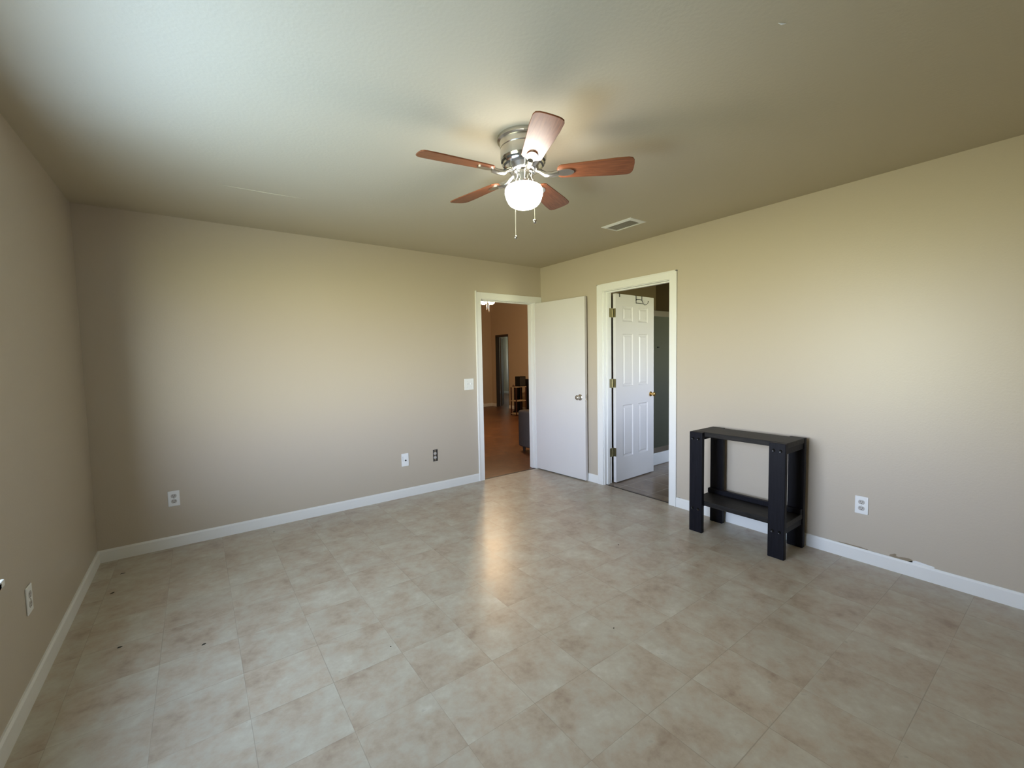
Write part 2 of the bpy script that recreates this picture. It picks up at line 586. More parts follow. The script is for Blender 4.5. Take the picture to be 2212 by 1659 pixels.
# frame of the doorway in the right wall
fr = MB()
casing_profile_box(fr, 'x', 0, -1, -1.842, -1.772, 0, 2.100)
casing_profile_box(fr, 'x', 0, -1, -0.990, -0.922, 0, 2.100)
casing_profile_box(fr, 'x', 0, -1, -1.772, -0.990, 2.032, 2.100)
fr.box(-0.018, 0, -1.845, -1.832, 0, 2.103)
fr.box(-0.018, 0, -0.932, -0.919, 0, 2.103)
fr.box(-0.018, 0, -1.845, -0.919, 2.09, 2.103)
fr.box(0.0, T + 0.002, -1.788, -1.768, 0, 2.045)
fr.box(0.0, T + 0.002, -0.998, -0.982, 0, 2.045)
fr.box(0.0, T + 0.002, -1.768, -0.998, 2.026, 2.045)
fr.box(0.040, 0.074, -1.768, -1.757, 0, 2.026)
fr.box(0.040, 0.074, -1.009, -0.998, 0, 2.026)
fr.box(0.040, 0.074, -1.757, -1.009, 2.015, 2.026)
trim2 = struct(fr.build('trim_2', m_white, bevel=0.002))

# thin thresholds where the vinyl stops
struct(MB().box(-0.868, -0.117, 0.004, 0.030, -0.004, 0.003).build('trim_3', m_brown, bevel=0.001))
struct(MB().box(0.020, 0.036, -1.768, -0.998, -0.004, 0.004).build('trim_4', m_brown, bevel=0.001))


# ------------------------------------------------------------------ the flat white door, open along the right wall
def knob(mb, base, d, scale=1.0, rose=0.03):
    """door knob on a round rose: base point, outward unit direction d"""
    q = Vector(d).to_track_quat('Z', 'Y').to_matrix().to_4x4()
    m = Matrix.Translation(base) @ q
    s = scale
    prof = [(0.0001, 0.0), (rose, 0.0), (rose, 0.004), (rose * 0.8, 0.009), (0.013 * s, 0.012), (0.011 * s, 0.028 * s), (0.018 * s, 0.034 * s),
            (0.0265 * s, 0.043 * s), (0.027 * s, 0.054 * s), (0.021 * s, 0.062 * s), (0.010 * s, 0.065 * s), (0.0001, 0.0655 * s)]
    mb.lathe(prof[::-1], 28, m)


H1 = Vector((-0.112, -0.014, 0))
E1 = Vector((-0.058, -0.783, 0))
w1 = (E1 - H1).length
door1 = MB().box(0, w1, 0, 0.035, 0.012, 2.006).build('door_1', m_door, bevel=0.002)
door1.location = H1
door1.rotation_euler = (0, 0, math.atan2(E1.y - H1.y, E1.x - H1.x))
struct(door1)
k = MB()
knob(k, (w1 - 0.070, 0.0, 0.920), (0, -1, 0), 1.0, 0.033)
k.build('door_knob', m_nickel, door1, smooth=True)
lp = MB().box(w1 - 0.0005, w1 + 0.0015, 0.005, 0.030, 0.892, 0.950)
lp.box(w1 + 0.001, w1 + 0.008, 0.012, 0.023, 0.914, 0.930)
lp.build('latch_plate', m_nickel, door1, bevel=0.0008)
for z in (0.20, 1.0, 1.80):
    MB().tube([(-0.004, 0.040, z - 0.044), (-0.004, 0.040, z + 0.044)], 0.006, 10).build('hinge', m_nickel, door1, smooth=True)

# ------------------------------------------------------------------ the six-panel door, open into the bathroom
H2 = Vector((0.146, -1.032, 0))
E2 = Vector((0.840, -1.003, 0))
w2 = (E2 - H2).length
TH = 0.034
d = MB()
xs = [0.0, 0.118, 0.300, 0.400, 0.578, w2]
zs = [0.010, 0.265, 0.832, 1.035, 1.600, 1.730, 1.892, 2.016]
panels = {(1, 1), (3, 1), (1, 3), (3, 3), (1, 5), (3, 5)}


def panel(mb, x0, x1, z0, z1, y, s):
    rings = []
    for inset, dep in ((0, 0), (0.010, 0.009), (0.020, 0.009), (0.036, 0.002)):
        yy = y + s * dep
        rings.append([(x0 + inset, yy, z0 + inset), (x1 - inset, yy, z0 + inset), (x1 - inset, yy, z1 - inset), (x0 + inset, yy, z1 - inset)])
    vs = [p for r in rings for p in r]
    fs = []
    for r in range(3):
        for i in range(4):
            fs.append((r * 4 + i, r * 4 + (i + 1) % 4, (r + 1) * 4 + (i + 1) % 4, (r + 1) * 4 + i))
    fs.append((12, 13, 14, 15))
    mb.add(vs, fs)


for y, s in ((0.0, 1), (TH, -1)):
    for i in range(5):
        for j in range(7):
            if (i, j) in panels:
                panel(d, xs[i], xs[i + 1], zs[j], zs[j + 1], y, s)
            else:
                d.add([(xs[i], y, zs[j]), (xs[i + 1], y, zs[j]), (xs[i + 1], y, zs[j + 1]), (xs[i], y, zs[j + 1])], [(0, 1, 2, 3)])
for i in range(5):
    for z in (zs[0], zs[-1]):
        d.add([(xs[i], 0, z), (xs[i + 1], 0, z), (xs[i + 1], TH, z), (xs[i], TH, z)], [(0, 1, 2, 3)])
for j in range(7):
    for x in (xs[0], xs[-1]):
        d.add([(x, 0, zs[j]), (x, TH, zs[j]), (x, TH, zs[j + 1]), (x, 0, zs[j + 1])], [(0, 1, 2, 3)])
door2 = d.build('door_2', m_door, weld=True)
door2.location = H2
door2.rotation_euler = (0, 0, math.atan2(E2.y - H2.y, E2.x - H2.x))
struct(door2)
for s, y in ((-1, 0.0), (1, TH)):
    k = MB()
    knob(k, (w2 - 0.062, y, 0.920), (0, s, 0), 0.9, 0.028)
    k.build('door_knob', m_brass, door2, smooth=True)
for z in (0.335, 1.075, 1.815):
    h = MB()
    h.box(-0.0015, 0.0005, -0.001, 0.034, z - 0.046, z + 0.046)                 # leaf on the door edge
    h.tube([(-0.012, 0.034, z - 0.048), (-0.012, 0.034, z + 0.048)], 0.0065, 12)  # barrel
    h.box(-0.012, 0.0, 0.0315, 0.0335, z - 0.046, z + 0.046)
    h.box(-0.062, -0.014, 0.0325, 0.0345, z - 0.046, z + 0.046)                 # leaf on the jamb
    h.build('hinge', m_hinge, door2, smooth=True)

# wire hook hung over the top of the six-panel door
R2 = door2.rotation_euler.to_matrix()
hk = tag(empty('over_door_hook', H2 + R2 @ Vector((0.40, 0, 2.016)), door2.rotation_euler.z),
         'dark bent wire hook hung over the top of the six-panel door, near its knob side', 'hook')


def strap(mb, x, drop):
    mb.box(x - 0.0055, x + 0.0055, -0.0035, -0.001, -drop, 0.003)
    mb.box(x - 0.0055, x + 0.0055, -0.0035, TH + 0.0035, 0.001, 0.0035)
    mb.box(x - 0.0055, x + 0.0055, TH + 0.001, TH + 0.0035, -0.03, 0.003)


b_ = MB(); strap(b_, -0.045, 0.055); b_.build('strap', m_wire, hk)
b_ = MB(); strap(b_, 0.062, 0.045); b_.build('strap', m_wire, hk)
yy = -0.006
loop = [(-0.050, yy, -0.004 - 0.078), (-0.049, yy, -0.052), (-0.040, yy, -0.040), (0.0, yy - 0.006, -0.037), (0.040, yy, -0.038), (0.060, yy, -0.045), (0.072, yy, -0.062),
        (0.080, yy - 0.004, -0.082), (0.092, yy - 0.012, -0.093), (0.108, yy - 0.022, -0.090), (0.122, yy - 0.030, -0.076), (0.130, yy - 0.032, -0.060)]
MB().tube(loop, 0.0030, 8).build('wire_arm', m_wire, hk, smooth=True)
wav = [(-0.050 + 0.122 * i / 16, yy, -0.080 + (0.0035 if i % 2 else -0.0015)) for i in range(17)]
MB().tube(wav, 0.0026, 8).build('wire_rail', m_wire, hk, smooth=True)
MB().sphere((0.131, yy - 0.032, -0.056), 0.006, 10, 8).build('hook_tip', m_wire, hk, smooth=True)
hk2 = tag(empty('over_door_hook', H2 + R2 @ Vector((0.066, 0, 2.016)), door2.rotation_euler.z),
          'short dark strap hook over the six-panel door top, near its hinges', 'hook')
b_ = MB(); strap(b_, 0.0, 0.034); b_.build('strap', m_wire, hk2)


# ------------------------------------------------------------------ windows (behind and beside the camera)
def window(name, axis, plane, d, a0, a1, z0, z1, sill_horn):
    """vinyl frame set in the wall opening with a meeting rail, pane and a stool inside; d = direction into the room"""
    def B(mb, q0, q1, A0, A1, Z0, Z1):
        if axis == 'x':
            mb.box(plane + d * q0, plane + d * q1, A0, A1, Z0, Z1)
        else:
            mb.box(A0, A1, plane + d * q0, plane + d * q1, Z0, Z1)
    fr = MB()
    f = 0.045
    B(fr, -0.145, -0.085, a0, a0 + f, z0, z1)
    B(fr, -0.145, -0.085, a1 - f, a1, z0, z1)
    B(fr, -0.145, -0.085, a0 + f, a1 - f, z0, z0 + f)
    B(fr, -0.145, -0.085, a0 + f, a1 - f, z1 - f, z1)
    zm = (z0 + z1) / 2
    B(fr, -0.135, -0.095, a0 + f, a1 - f, zm - 0.018, zm + 0.018)
    w = struct(fr.build(name, m_white, bevel=0.003))
    p = MB()
    B(p, -0.117, -0.113, a0 + f * 0.6, a1 - f * 0.6, z0 + f * 0.6, z1 - f * 0.6)
    p.build('pane', m_pane, w)
    s = MB()
    B(s, -0.084, 0.035, a0 - 0.0, a1 + 0.0, z0 - 0.026, z0 - 0.001)
    B(s, 0.0005, 0.035, a0 - sill_horn, a1 + sill_horn, z0 - 0.026, z0 - 0.001)
    B(s, 0.0005, 0.016, a0 - sill_horn + 0.015, a1 + sill_horn - 0.015, z0 - 0.075, z0 - 0.026)
    s.build('window_sill', m_white, w, bevel=0.004)
    return w


window('window_1', 'x', LX, 1, W1[0], W1[1], W1[2], W1[3], 0.03)


# ------------------------------------------------------------------ outlets, switch and plates
def frame_on_wall(o, wall):
    """local x runs right along the wall as seen from the room, local y out of the wall, local z up"""
    rz = {'back': PI, 'right': PI / 2, 'left': -PI / 2}[wall]
    o.rotation_euler = (0, 0, rz)


def outlet(name, wall, loc, label):
    r = tag(empty(name, loc), label, 'outlet', 'wall outlets of the bedroom')
    frame_on_wall(r, wall)
    MB().box(-0.035, 0.035, 0.0, 0.006, -0.0575, 0.0575).build('cover_plate', m_plate, r, bevel=0.003)
    for z in (0.020, -0.020):
        q = Matrix.Translation((0, 0.006, z)) @ Matrix.Rotation(-PI / 2, 4, 'X')
        pts = []
        for k in range(24):
            a = 2 * PI * k / 24
            pts.append((0.0172 * math.cos(a), max(-0.0135, min(0.0135, 0.0172 * math.sin(a)))))
        rc = MB().prism(pts, -0.001, 0.0015, q).build('receptacle', m_recept, r)
        sl = MB()
        sl.box(-0.0075, -0.0055, 0.0074, 0.0078, z - 0.001, z + 0.008)
        sl.box(0.0055, 0.0075, 0.0074, 0.0078, z + 0.000, z + 0.008)
        sl.lathe([(0.0001, 0.0018), (0.0028, 0.0018), (0.0028, 0.0012)], 10, Matrix.Translation((0, 0.006, z - 0.008)) @ Matrix.Rotation(-PI / 2, 4, 'X'))
        sl.build('slots', m_slot, rc)
    MB().sphere((0, 0.006, 0), 0.0028, 10, 6).build('screw', m_nickel, r, smooth=True)
    return r


outlet('wall_outlet', 'back', (-3.606, 0, 0.366), 'white duplex outlet low on the back wall near the left corner')
outlet('wall_outlet', 'right', (0, -3.174, 0.371), 'white duplex outlet on the right wall beyond the black console table')
outlet('wall_outlet', 'left', (LX, -1.447, 0.400), 'white duplex outlet on the dim left wall beside the window sill')

cp = tag(empty('cable_plate', (-1.795, 0, 0.373)), 'white cable wall plate on the back wall, left of the uncovered box', 'wall plate')
frame_on_wall(cp, 'back')
MB().box(-0.037, 0.037, 0, 0.006, -0.064, 0.064).build('cover_plate', m_plate, cp, bevel=0.003)
MB().lathe([(0.0001, 0.012), (0.004, 0.012), (0.0045, 0.004), (0.0085, 0.004), (0.009, 0)], 16, Matrix.Translation((-0.004, 0.005, -0.006)) @ Matrix.Rotation(-PI / 2, 4, 'X')).build('cable_jack', m_slot, cp, smooth=True)
MB().box(0.018, 0.030, 0.0055, 0.0066, -0.012, 0.036).build('grey_smudge', m_switchtog, cp)

ob = tag(empty('open_junction_box', (-1.464, 0, 0.368)), 'uncovered electrical box in the back wall with bare receptacle showing', 'electrical box')
frame_on_wall(ob, 'back')
rim = MB()
for z in (0.057, -0.061):
    rim.box(-0.026, 0.026, 0.0002, 0.002, z, z + 0.004)
for x in (-0.026, 0.022):
    rim.box(x, x + 0.004, 0.0002, 0.002, -0.061, 0.061)
rim.build('box_rim', m_void, ob)
MB().box(-0.022, 0.022, 0.0002, 0.001, -0.057, 0.057).build('box_cavity', m_slot, ob)
for z in (0.021, -0.021):
    MB().prism([(0.0155 * math.cos(2 * PI * k / 20), max(-0.0135, min(0.0135, 0.0155 * math.sin(2 * PI * k / 20)))) for k in range(20)], 0.001, 0.006,
               Matrix.Translation((0.004, 0, z)) @ Matrix.Rotation(-PI / 2, 4, 'X')).build('receptacle', m_recept, ob)
MB().box(-0.006, 0.012, 0.001, 0.003, -0.054, 0.054).build('yoke', m_nickel, ob)

sw = tag(empty('light_switch', (-1.040, 0, 1.087)), 'white double toggle light switch beside the open flat door frame', 'light switch')
frame_on_wall(sw, 'back')
MB().box(-0.0575, 0.0575, 0, 0.006, -0.061, 0.061).build('cover_plate', m_plate, sw, bevel=0.003)
for x in (-0.023, 0.023):
    MB().box(x - 0.005, x + 0.005, 0.004, 0.016, -0.004, 0.012, Matrix.Translation((0, 0, 0))).build('toggle', m_switchtog, sw, bevel=0.0015)
    for z in (0.030, -0.030):
        MB().sphere((x, 0.006, z), 0.0028, 8, 6).build('screw', m_recept, sw, smooth=True)

# ------------------------------------------------------------------ chipped patches above the right baseboard
random.seed(3)


def patch(name, pts, material, x=-0.0012):
    mb = MB()
    n = len(pts)
    mb.add([(x, y, z) for y, z in pts] + [(0.0, y, z) for y, z in pts],
           [tuple(range(n)), tuple(range(2 * n - 1, n - 1, -1))] + [(i, n + i, n + (i + 1) % n, (i + 1) % n) for i in range(n)])
    mb.build(name, material, wall_right)


patch('bare_patch', [(-3.318, 0.089), (-3.322, 0.098), (-3.333, 0.104), (-3.345, 0.111), (-3.352, 0.108), (-3.351, 0.098), (-3.362, 0.096), (-3.378, 0.100), (-3.392, 0.103),
                     (-3.410, 0.104), (-3.424, 0.101), (-3.428, 0.094), (-3.424, 0.084), (-3.35, 0.084)], m_chip)
patch('filler_scuff', [(-3.400, 0.084), (-3.426, 0.095), (-3.440, 0.101), (-3.455, 0.100), (-3.475, 0.098), (-3.500, 0.095), (-3.520, 0.094), (-3.525, 0.088), (-3.510, 0.084)], m_scuff)
patch('worn_paint_line', [(-3.05, 0.084), (-3.06, 0.0895), (-3.10, 0.0925), (-3.14, 0.0915), (-3.17, 0.0935), (-3.21, 0.0895), (-3.215, 0.084)], m_chip)
patch('small_chip', [(-1.868, 0.084), (-1.866, 0.094), (-1.873, 0.088), (-1.885, 0.088), (-1.888, 0.084)], m_brown)

# ------------------------------------------------------------------ ceiling register
cv = tag(empty('ceiling_vent', (-0.535, -1.691, CH)), 'white metal air register in the ceiling above the right doorway', 'air vent')
fx, fy, ix, iy = 0.098, 0.152, 0.070, 0.124
f_ = MB()
vs = [(-fx, -fy, 0), (fx, -fy, 0), (fx, fy, 0), (-fx, fy, 0), (-fx, -fy, -0.003), (fx, -fy, -0.003), (fx, fy, -0.003), (-fx, fy, -0.003),
      (-ix, -iy, -0.011), (ix, -iy, -0.011), (ix, iy, -0.011), (-ix, iy, -0.011), (-ix, -iy, 0), (ix, -iy, 0), (ix, iy, 0), (-ix, iy, 0)]
fs = []
for r in range(3):
    for i in range(4):
        fs.append((r * 4 + i, r * 4 + (i + 1) % 4, (r + 1) * 4 + (i + 1) % 4, (r + 1) * 4 + i))
f_.add(vs, fs)
f_.build('vent_frame', m_white, cv)
MB().box(-ix, ix, -iy, iy, -0.0025, -0.0005).build('duct_opening', m_recept, cv)
for k_ in range(19):
    y = -iy + (k_ + 0.5) * 2 * iy / 19
    MB().box(-ix, ix, -0.0045, 0.0045, -0.0006, 0.0006, Matrix.Translation((0, y, -0.0065)) @ Matrix.Rotation(math.radians(38), 4, 'X')).build('vent_slat', m_alu, cv)

# ------------------------------------------------------------------ the black console table
TX0, TX1 = -0.385, -0.047
TY0, TY1 = -2.872, -2.200
tb = tag(empty('console_table', (0, 0, 0)), 'black-stained wooden console table against the right wall', 'console table')
HT = 0.778
LT = 0.036


def leg(x0, x1, y0, y1):
    return MB().box(x0, x1, y0, y1, 0, HT - 0.004).build('leg', m_blackleg, tb, bevel=0.004)


LG = 0.102
legs = [leg(TX0, TX0 + LT, TY1 - LG, TY1), leg(TX0, TX0 + LT, TY0, TY0 + LG), leg(TX1 - LT, TX1, TY1 - LG, TY1), leg(TX1 - LT, TX1, TY0, TY0 + LG)]
MB().box(TX0 + LT, TX1 - LT, TY0 + 0.002, TY1 - 0.002, 0.740, 0.775).build('table_top', m_blacktop, tb, bevel=0.003)
MB().box(TX0 + LT, TX1 - LT, TY0 + 0.004, TY1 - 0.004, 0.208, 0.244).build('shelf', m_blacktop, tb, bevel=0.003)
for z0, z1 in ((0.700, 0.740), (0.168, 0.208)):
    for y0 in (TY0 + 0.008, TY1 - 0.046):
        MB().box(TX0 + LT, TX1 - LT, y0, y0 + 0.038, z0, z1).build('cleat', m_blackleg, tb, bevel=0.002)
MB().box(TX1 - LT - 0.034, TX1 - LT, TY0 + 0.004, TY1 + 0.000, 0.244, 0.280).build('back_rail', m_blackleg, tb, bevel=0.003)
for lg_, yc in ((legs[0], TY1 - LG / 2), (legs[1], TY0 + LG / 2)):
    for z in (0.723, 0.181):
        for dy in (-0.022, 0.022):
            m = Matrix.Translation((TX0, yc + dy, z)) @ Matrix.Rotation(-PI / 2, 4, 'Y')
            MB().lathe([(0.0001, 0.0016), (0.006, 0.0016), (0.0095, 0.003), (0.0105, 0.0015), (0.011, -0.001)], 18, m).build('bolt', m_bolt, lg_, smooth=True)

# ------------------------------------------------------------------ the ceiling fan
FC = Vector((-2.073, -2.330, CH))
fan = tag(empty('ceiling_fan', FC), 'brushed nickel ceiling fan with five cherry blades and a lit globe', 'ceiling fan')
ZB = 2.268 - CH            # blade plane
hs = MB()
hs.lathe([(0.0001, 0), (0.124, 0.0), (0.127, -0.004), (0.127, -0.018), (0.116, -0.024), (0.113, -0.032), (0.113, -0.052), (0.1105, -0.055), (0.113, -0.058), (0.1135, -0.090),
          (0.112, -0.104)], 48)
housing = hs.build('motor_housing', m_nickel, fan, smooth=True)
MB().lathe([(0.112, -0.104), (0.108, -0.116), (0.100, -0.130), (0.090, -0.142), (0.076, -0.152), (0.072, -0.158), (0.060, -0.163), (0.0001, -0.164)], 48).build('vent_cap', m_chrome, fan, smooth=True)
capo = [o for o in fan.children if o.name.startswith('vent_cap')][0]
for (ra, za, rb, zb) in ((0.1088, -0.1165, 0.1048, -0.1245), (0.0985, -0.1330, 0.0925, -0.1405)):
    for k_ in range(8):
        a0 = 2 * PI * k_ / 8 + 0.10 + (0.2 if ra < 0.1 else 0)
        s_ = MB()
        s_.lathe([(ra + 0.0012, za), (rb + 0.0012, zb)], 10, None, a0, a0 + 2 * PI / 8 - 0.16)
        s_.build('vent_slot', m_slot, capo)
MB().lathe([(0.0001, -0.160), (0.052, -0.160), (0.054, -0.166), (0.054, -0.172), (0.047, -0.176), (0.047, -0.208), (0.058, -0.212), (0.060, -0.219), (0.058, -0.226), (0.0001, -0.227)], 40).build('light_fitter', m_chrome, fan, smooth=True)
globe_prof = [(0.046, -0.222), (0.058, -0.225), (0.074, -0.230), (0.087, -0.238), (0.0935, -0.250), (0.0940, -0.262), (0.0915, -0.277), (0.0865, -0.293), (0.0795, -0.308),
              (0.069, -0.320), (0.054, -0.329), (0.036, -0.3345), (0.018, -0.3368), (0.0001, -0.3375)]
MB().lathe(globe_prof, 28).build('glass_shade', m_globe, fan, smooth=True)


def blade_outline(r0, r1):
    pts = []
    w0, w1_ = 0.048, 0.0635
    n = 10
    for i in range(n + 1):                          # one edge
        t = i / n
        r = r0 + 0.02 + (r1 - 0.03 - r0 - 0.02) * t
        pts.append((r, -(w0 + (w1_ - w0) * min(1, t * 1.25))))
    pts += [(r1 - 0.012, -w1_ + 0.006), (r1 - 0.003, -w1_ + 0.022), (r1, -0.02), (r1, 0.02), (r1 - 0.003, w1_ - 0.022), (r1 - 0.012, w1_ - 0.006)]
    for i in range(n, -1, -1):
        t = i / n
        r = r0 + 0.02 + (r1 - 0.03 - r0 - 0.02) * t
        pts.append((r, (w0 + (w1_ - w0) * min(1, t * 1.25))))
    pts += [(r0 + 0.006, w0 - 0.012), (r0, w0 - 0.028), (r0, -w0 + 0.028), (r0 + 0.006, -w0 + 0.012)]
    return pts


PHI0 = 2.987
PITCH = math.radians(-12)
for i in range(5):
    a = PHI0 + i * 2 * PI / 5
    root = Matrix.Rotation(a, 4, 'Z') @ Matrix.Translation((0, 0, ZB)) @ Matrix.Rotation(PITCH, 4, 'X')
    bl = MB().prism(blade_outline(0.165, 0.530), -0.003, 0.003).build('blade', m_blade, fan, bevel=0.0015)
    bl.matrix_local = root
    br = MB()
    oval = [(0.205 + 0.043 * math.cos(2 * PI * k / 24), 0.026 * math.sin(2 * PI * k / 24)) for k in range(24)]
    br.prism(oval, -0.009, -0.003)
    inv = Matrix.Rotation(-PITCH, 4, 'X')
    br.tube([inv @ Vector((0.060, 0.0, 0.016)), inv @ Vector((0.085, 0.0, 0.006)), inv @ Vector((0.110, 0.0, -0.010)), inv @ Vector((0.140, 0.0, -0.012)), (0.172, 0, -0.007)],
            [0.010, 0.011, 0.013, 0.014, 0.014], 10)
    br.build('blade_bracket', m_nickel, bl, smooth=True)

# two pull chains that leave the fitter and hang down the camera side of the globe
rgt = Vector((0.807, -0.590, 0))
tow = Vector((-0.635, -0.772, 0))


def chain(lat, toward, zend, name_ball_r):
    p_top = rgt * (lat * 0.55) + tow * 0.046
    pts = [Vector((p_top.x, p_top.y, -0.186))]
    p1 = rgt * (lat * 0.9) + tow * toward
    pts.append(Vector((p1.x, p1.y, -0.236)))
    p2 = rgt * lat + tow * toward
    zz = -0.262
    while zz > zend:
        pts.append(Vector((p2.x, p2.y, zz)))
        zz -= 0.03
    pts.append(Vector((p2.x, p2.y, zend)))
    c = MB().tube(pts, 0.0019, 6).build('pull_chain', m_chainw, fan, smooth=True)
    MB().sphere((p2.x, p2.y, zend - name_ball_r * 0.9), name_ball_r, 14, 10).build('chain_ball', m_nickel, c, smooth=True)


chain(-0.040, 0.092, 1.945 - CH, 0.0085)
chain(0.052, 0.086, 2.022 - CH, 0.0105)

# ------------------------------------------------------------------ bits of dirt on the floor
def debris_piece(x, y, L, Wd, ang, label, grp=None):
    n = 11
    pts = []
    for k in range(n):
        a = 2 * PI * k / n
        rr = random.uniform(0.6, 1.0)
        pts.append((L / 2 * rr * math.cos(a), Wd / 2 * rr * math.sin(a)))
    mb = MB()
    vs = [(px, py, 0.0) for px, py in pts] + [(px * 0.6, py * 0.6, 0.0025) for px, py in pts] + [(0, 0, 0.0032)]
    fs = [tuple(range(n - 1, -1, -1))] + [(i, (i + 1) % n, n + (i + 1) % n, n + i) for i in range(n)] + [(n + i, n + (i + 1) % n, 2 * n) for i in range(n)]
    mb.add(vs, fs)
    o = mb.build('dirt_crumb', m_debris)
    o.location = (x, y, 0.0)
    o.rotation_euler = (0, 0, math.radians(ang))
    tag(o, label, 'dirt', 'crumbs of dirt on the vinyl floor')


DEBRIS_XY = [
    (-3.881, -0.305, 0.040, 0.008, 8, 'thin dark crumb of dirt on the floor nearest the left back corner'),
    (-3.898, -0.590, 0.030, 0.016, 30, 'dark dirt clump on the floor beside the left baseboard, below the left wall outlet'),
    (-3.792, -1.287, 0.026, 0.013, 0, 'dark dirt clump on the left floor, nearest the camera of the left-side crumbs'),
    (-3.464, -1.516, 0.026, 0.014, 10, 'broken dark dirt smear on the floor, right of the left-side clumps'),
    (-2.984, -0.160, 0.010, 0.010, 0, 'tiny dark crumb on the floor near the back baseboard'),
    (-1.028, -2.040, 0.014, 0.010, 15, 'tiny dark crumb on open floor left of the black console table'),
    (-2.745, -2.097, 0.009, 0.006, 0, 'tiny black speck in the middle of the floor below the fan'),
    (-1.802, -2.655, 0.010, 0.007, 30, 'tiny dark crumb on the floor in front of the console table, near the picture centre')]
for dd in DEBRIS_XY:
    debris_piece(*dd)

# ------------------------------------------------------------------ the bathroom beyond the right wall
BX1, BY1 = 2.3, 0.0
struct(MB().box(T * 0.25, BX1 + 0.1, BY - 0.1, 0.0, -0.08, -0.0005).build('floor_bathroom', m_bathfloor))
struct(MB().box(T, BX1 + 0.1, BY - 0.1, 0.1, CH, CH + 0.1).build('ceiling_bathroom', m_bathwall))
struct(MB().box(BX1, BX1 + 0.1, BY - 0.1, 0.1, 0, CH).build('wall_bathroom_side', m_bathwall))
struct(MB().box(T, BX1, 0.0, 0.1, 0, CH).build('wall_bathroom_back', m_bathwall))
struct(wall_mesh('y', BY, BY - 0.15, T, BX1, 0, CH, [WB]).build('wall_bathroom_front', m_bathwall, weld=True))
window('added_window_2', 'y', BY, 1, WB[0], WB[1], WB[2], WB[3], 0.04)  # unseen window, added to throw daylight on the six-panel door

SY = -0.845
sh = tag(empty('shower_enclosure', (1.2, SY, 0)), 'framed obscure glass shower enclosure on a white curb in the bathroom', 'shower')


def rel(mb):
    return mb


def shbox(name, mtl, *b, bev=0.003):
    x0, x1, y0, y1, z0, z1 = b
    return MB().box(x0 - 1.2, x1 - 1.2, y0 - SY, y1 - SY, z0, z1).build(name, mtl, sh, bevel=bev)


shbox('curb', m_curb, 0.96, 2.295, SY, SY + 0.10, 0.0, 0.150, bev=0.012)
shbox('bottom_track', m_alu, 0.965, 2.29, SY + 0.010, SY + 0.060, 0.150, 0.215)
shbox('header_rail', m_alu, 0.965, 2.29, SY + 0.005, SY + 0.060, 1.835, 1.905)
shbox('side_jamb', m_alu, 0.985, 1.030, SY + 0.015, SY + 0.050, 0.215, 1.835)
shbox('glass_panel', m_obscure, 1.030, 1.66, SY + 0.022, SY + 0.028, 0.215, 1.835, bev=0)
shbox('glass_panel', m_obscure, 1.62, 2.25, SY + 0.038, SY + 0.044, 0.215, 1.835, bev=0)
shbox('door_stile', m_alu, 1.055, 1.075, SY + 0.014, SY + 0.032, 0.215, 1.15)
shbox('towel_knob', m_slot, 1.16, 1.185, SY + 0.004, SY + 0.022, 1.45, 1.468)
# surround walls of the stall
shbox('surround_wall', m_surround, 0.955, 2.298, -0.012, -0.002, 0.0, 1.97, bev=0)
shbox('surround_wall', m_surround, 0.940, 0.960, SY, -0.012, 0.0, 1.97, bev=0)
shbox('surround_wall', m_surround, 2.285, 2.298, SY, -0.012, 0.0, 1.97, bev=0)
shbox('shower_pan', m_curb, 0.96, 2.285, SY + 0.10, -0.012, 0.0, 0.06)
struct(MB().box(T, 0.42, SY, 0.0, 0, CH).build('wall_bathroom_partition', m_bathwall))

# ------------------------------------------------------------------ the living room beyond the back wall
HX0, HX1, HY1, HZ = -2.2, 3.37, 6.18, 3.3
struct(MB().box(HX0 - 0.1, HX1 + 0.12, 0.012, HY1 + 0.1, -0.08, -0.0008).build('floor_living', m_hallfloor))
struct(MB().box(HX0 - 0.1, HX1 + 0.1, T, HY1 + 0.1, HZ, HZ + 0.1).build('ceiling_living', m_hallwall))
struct(MB().box(HX0 - 0.1, HX0, T, HY1, 0, HZ).build('wall_living_left', m_hallwall))
struct(MB().box(HX0 - 0.1, HX1 + 0.12, HY1, HY1 + 0.1, 0, HZ).build('wall_living_back', m_hallwall))
FD = (5.355, 5.965, 0.0, 2.0)
struct(wall_mesh('x', HX1, HX1 + T, T, HY1, 0, HZ, [FD]).build('wall_living_right', m_hallwall, weld=True))
struct(MB().box(LX, HX1 + T, T, T + 0.004, CH - 0.02, HZ).build('wall_living_front', m_hallwall))
struct(MB().box(T, HX1 + T, 0.1, T, 0, HZ).build('wall_living_near', m_hallwall))
skirting('baseboard_living', [('y', HY1, -1, HX0, HX1), ('x', HX1, -1, T, FD[0]), ('x', HX1, -1, FD[1], HY1)])
ff = MB()
ff.box(HX1 - 0.002, HX1 + T + 0.002, FD[0], FD[0] + 0.02, 0, 2.0)
ff.box(HX1 - 0.002, HX1 + T + 0.002, FD[1] - 0.02, FD[1], 0, 2.0)
ff.box(HX1 - 0.002, HX1 + T + 0.002, FD[0], FD[1], 1.94, 2.0)
struct(ff.build('trim_5', m_brown))
dr = MB().box(0.0, 0.70, -0.035, 0.0, 0.01, 1.93).build('door_3', m_brown, bevel=0.002)
dr.location = (HX1 + T + 0.012, FD[1] - 0.02, 0)
dr.rotation_euler = (0, 0, math.radians(50))
struct(dr)
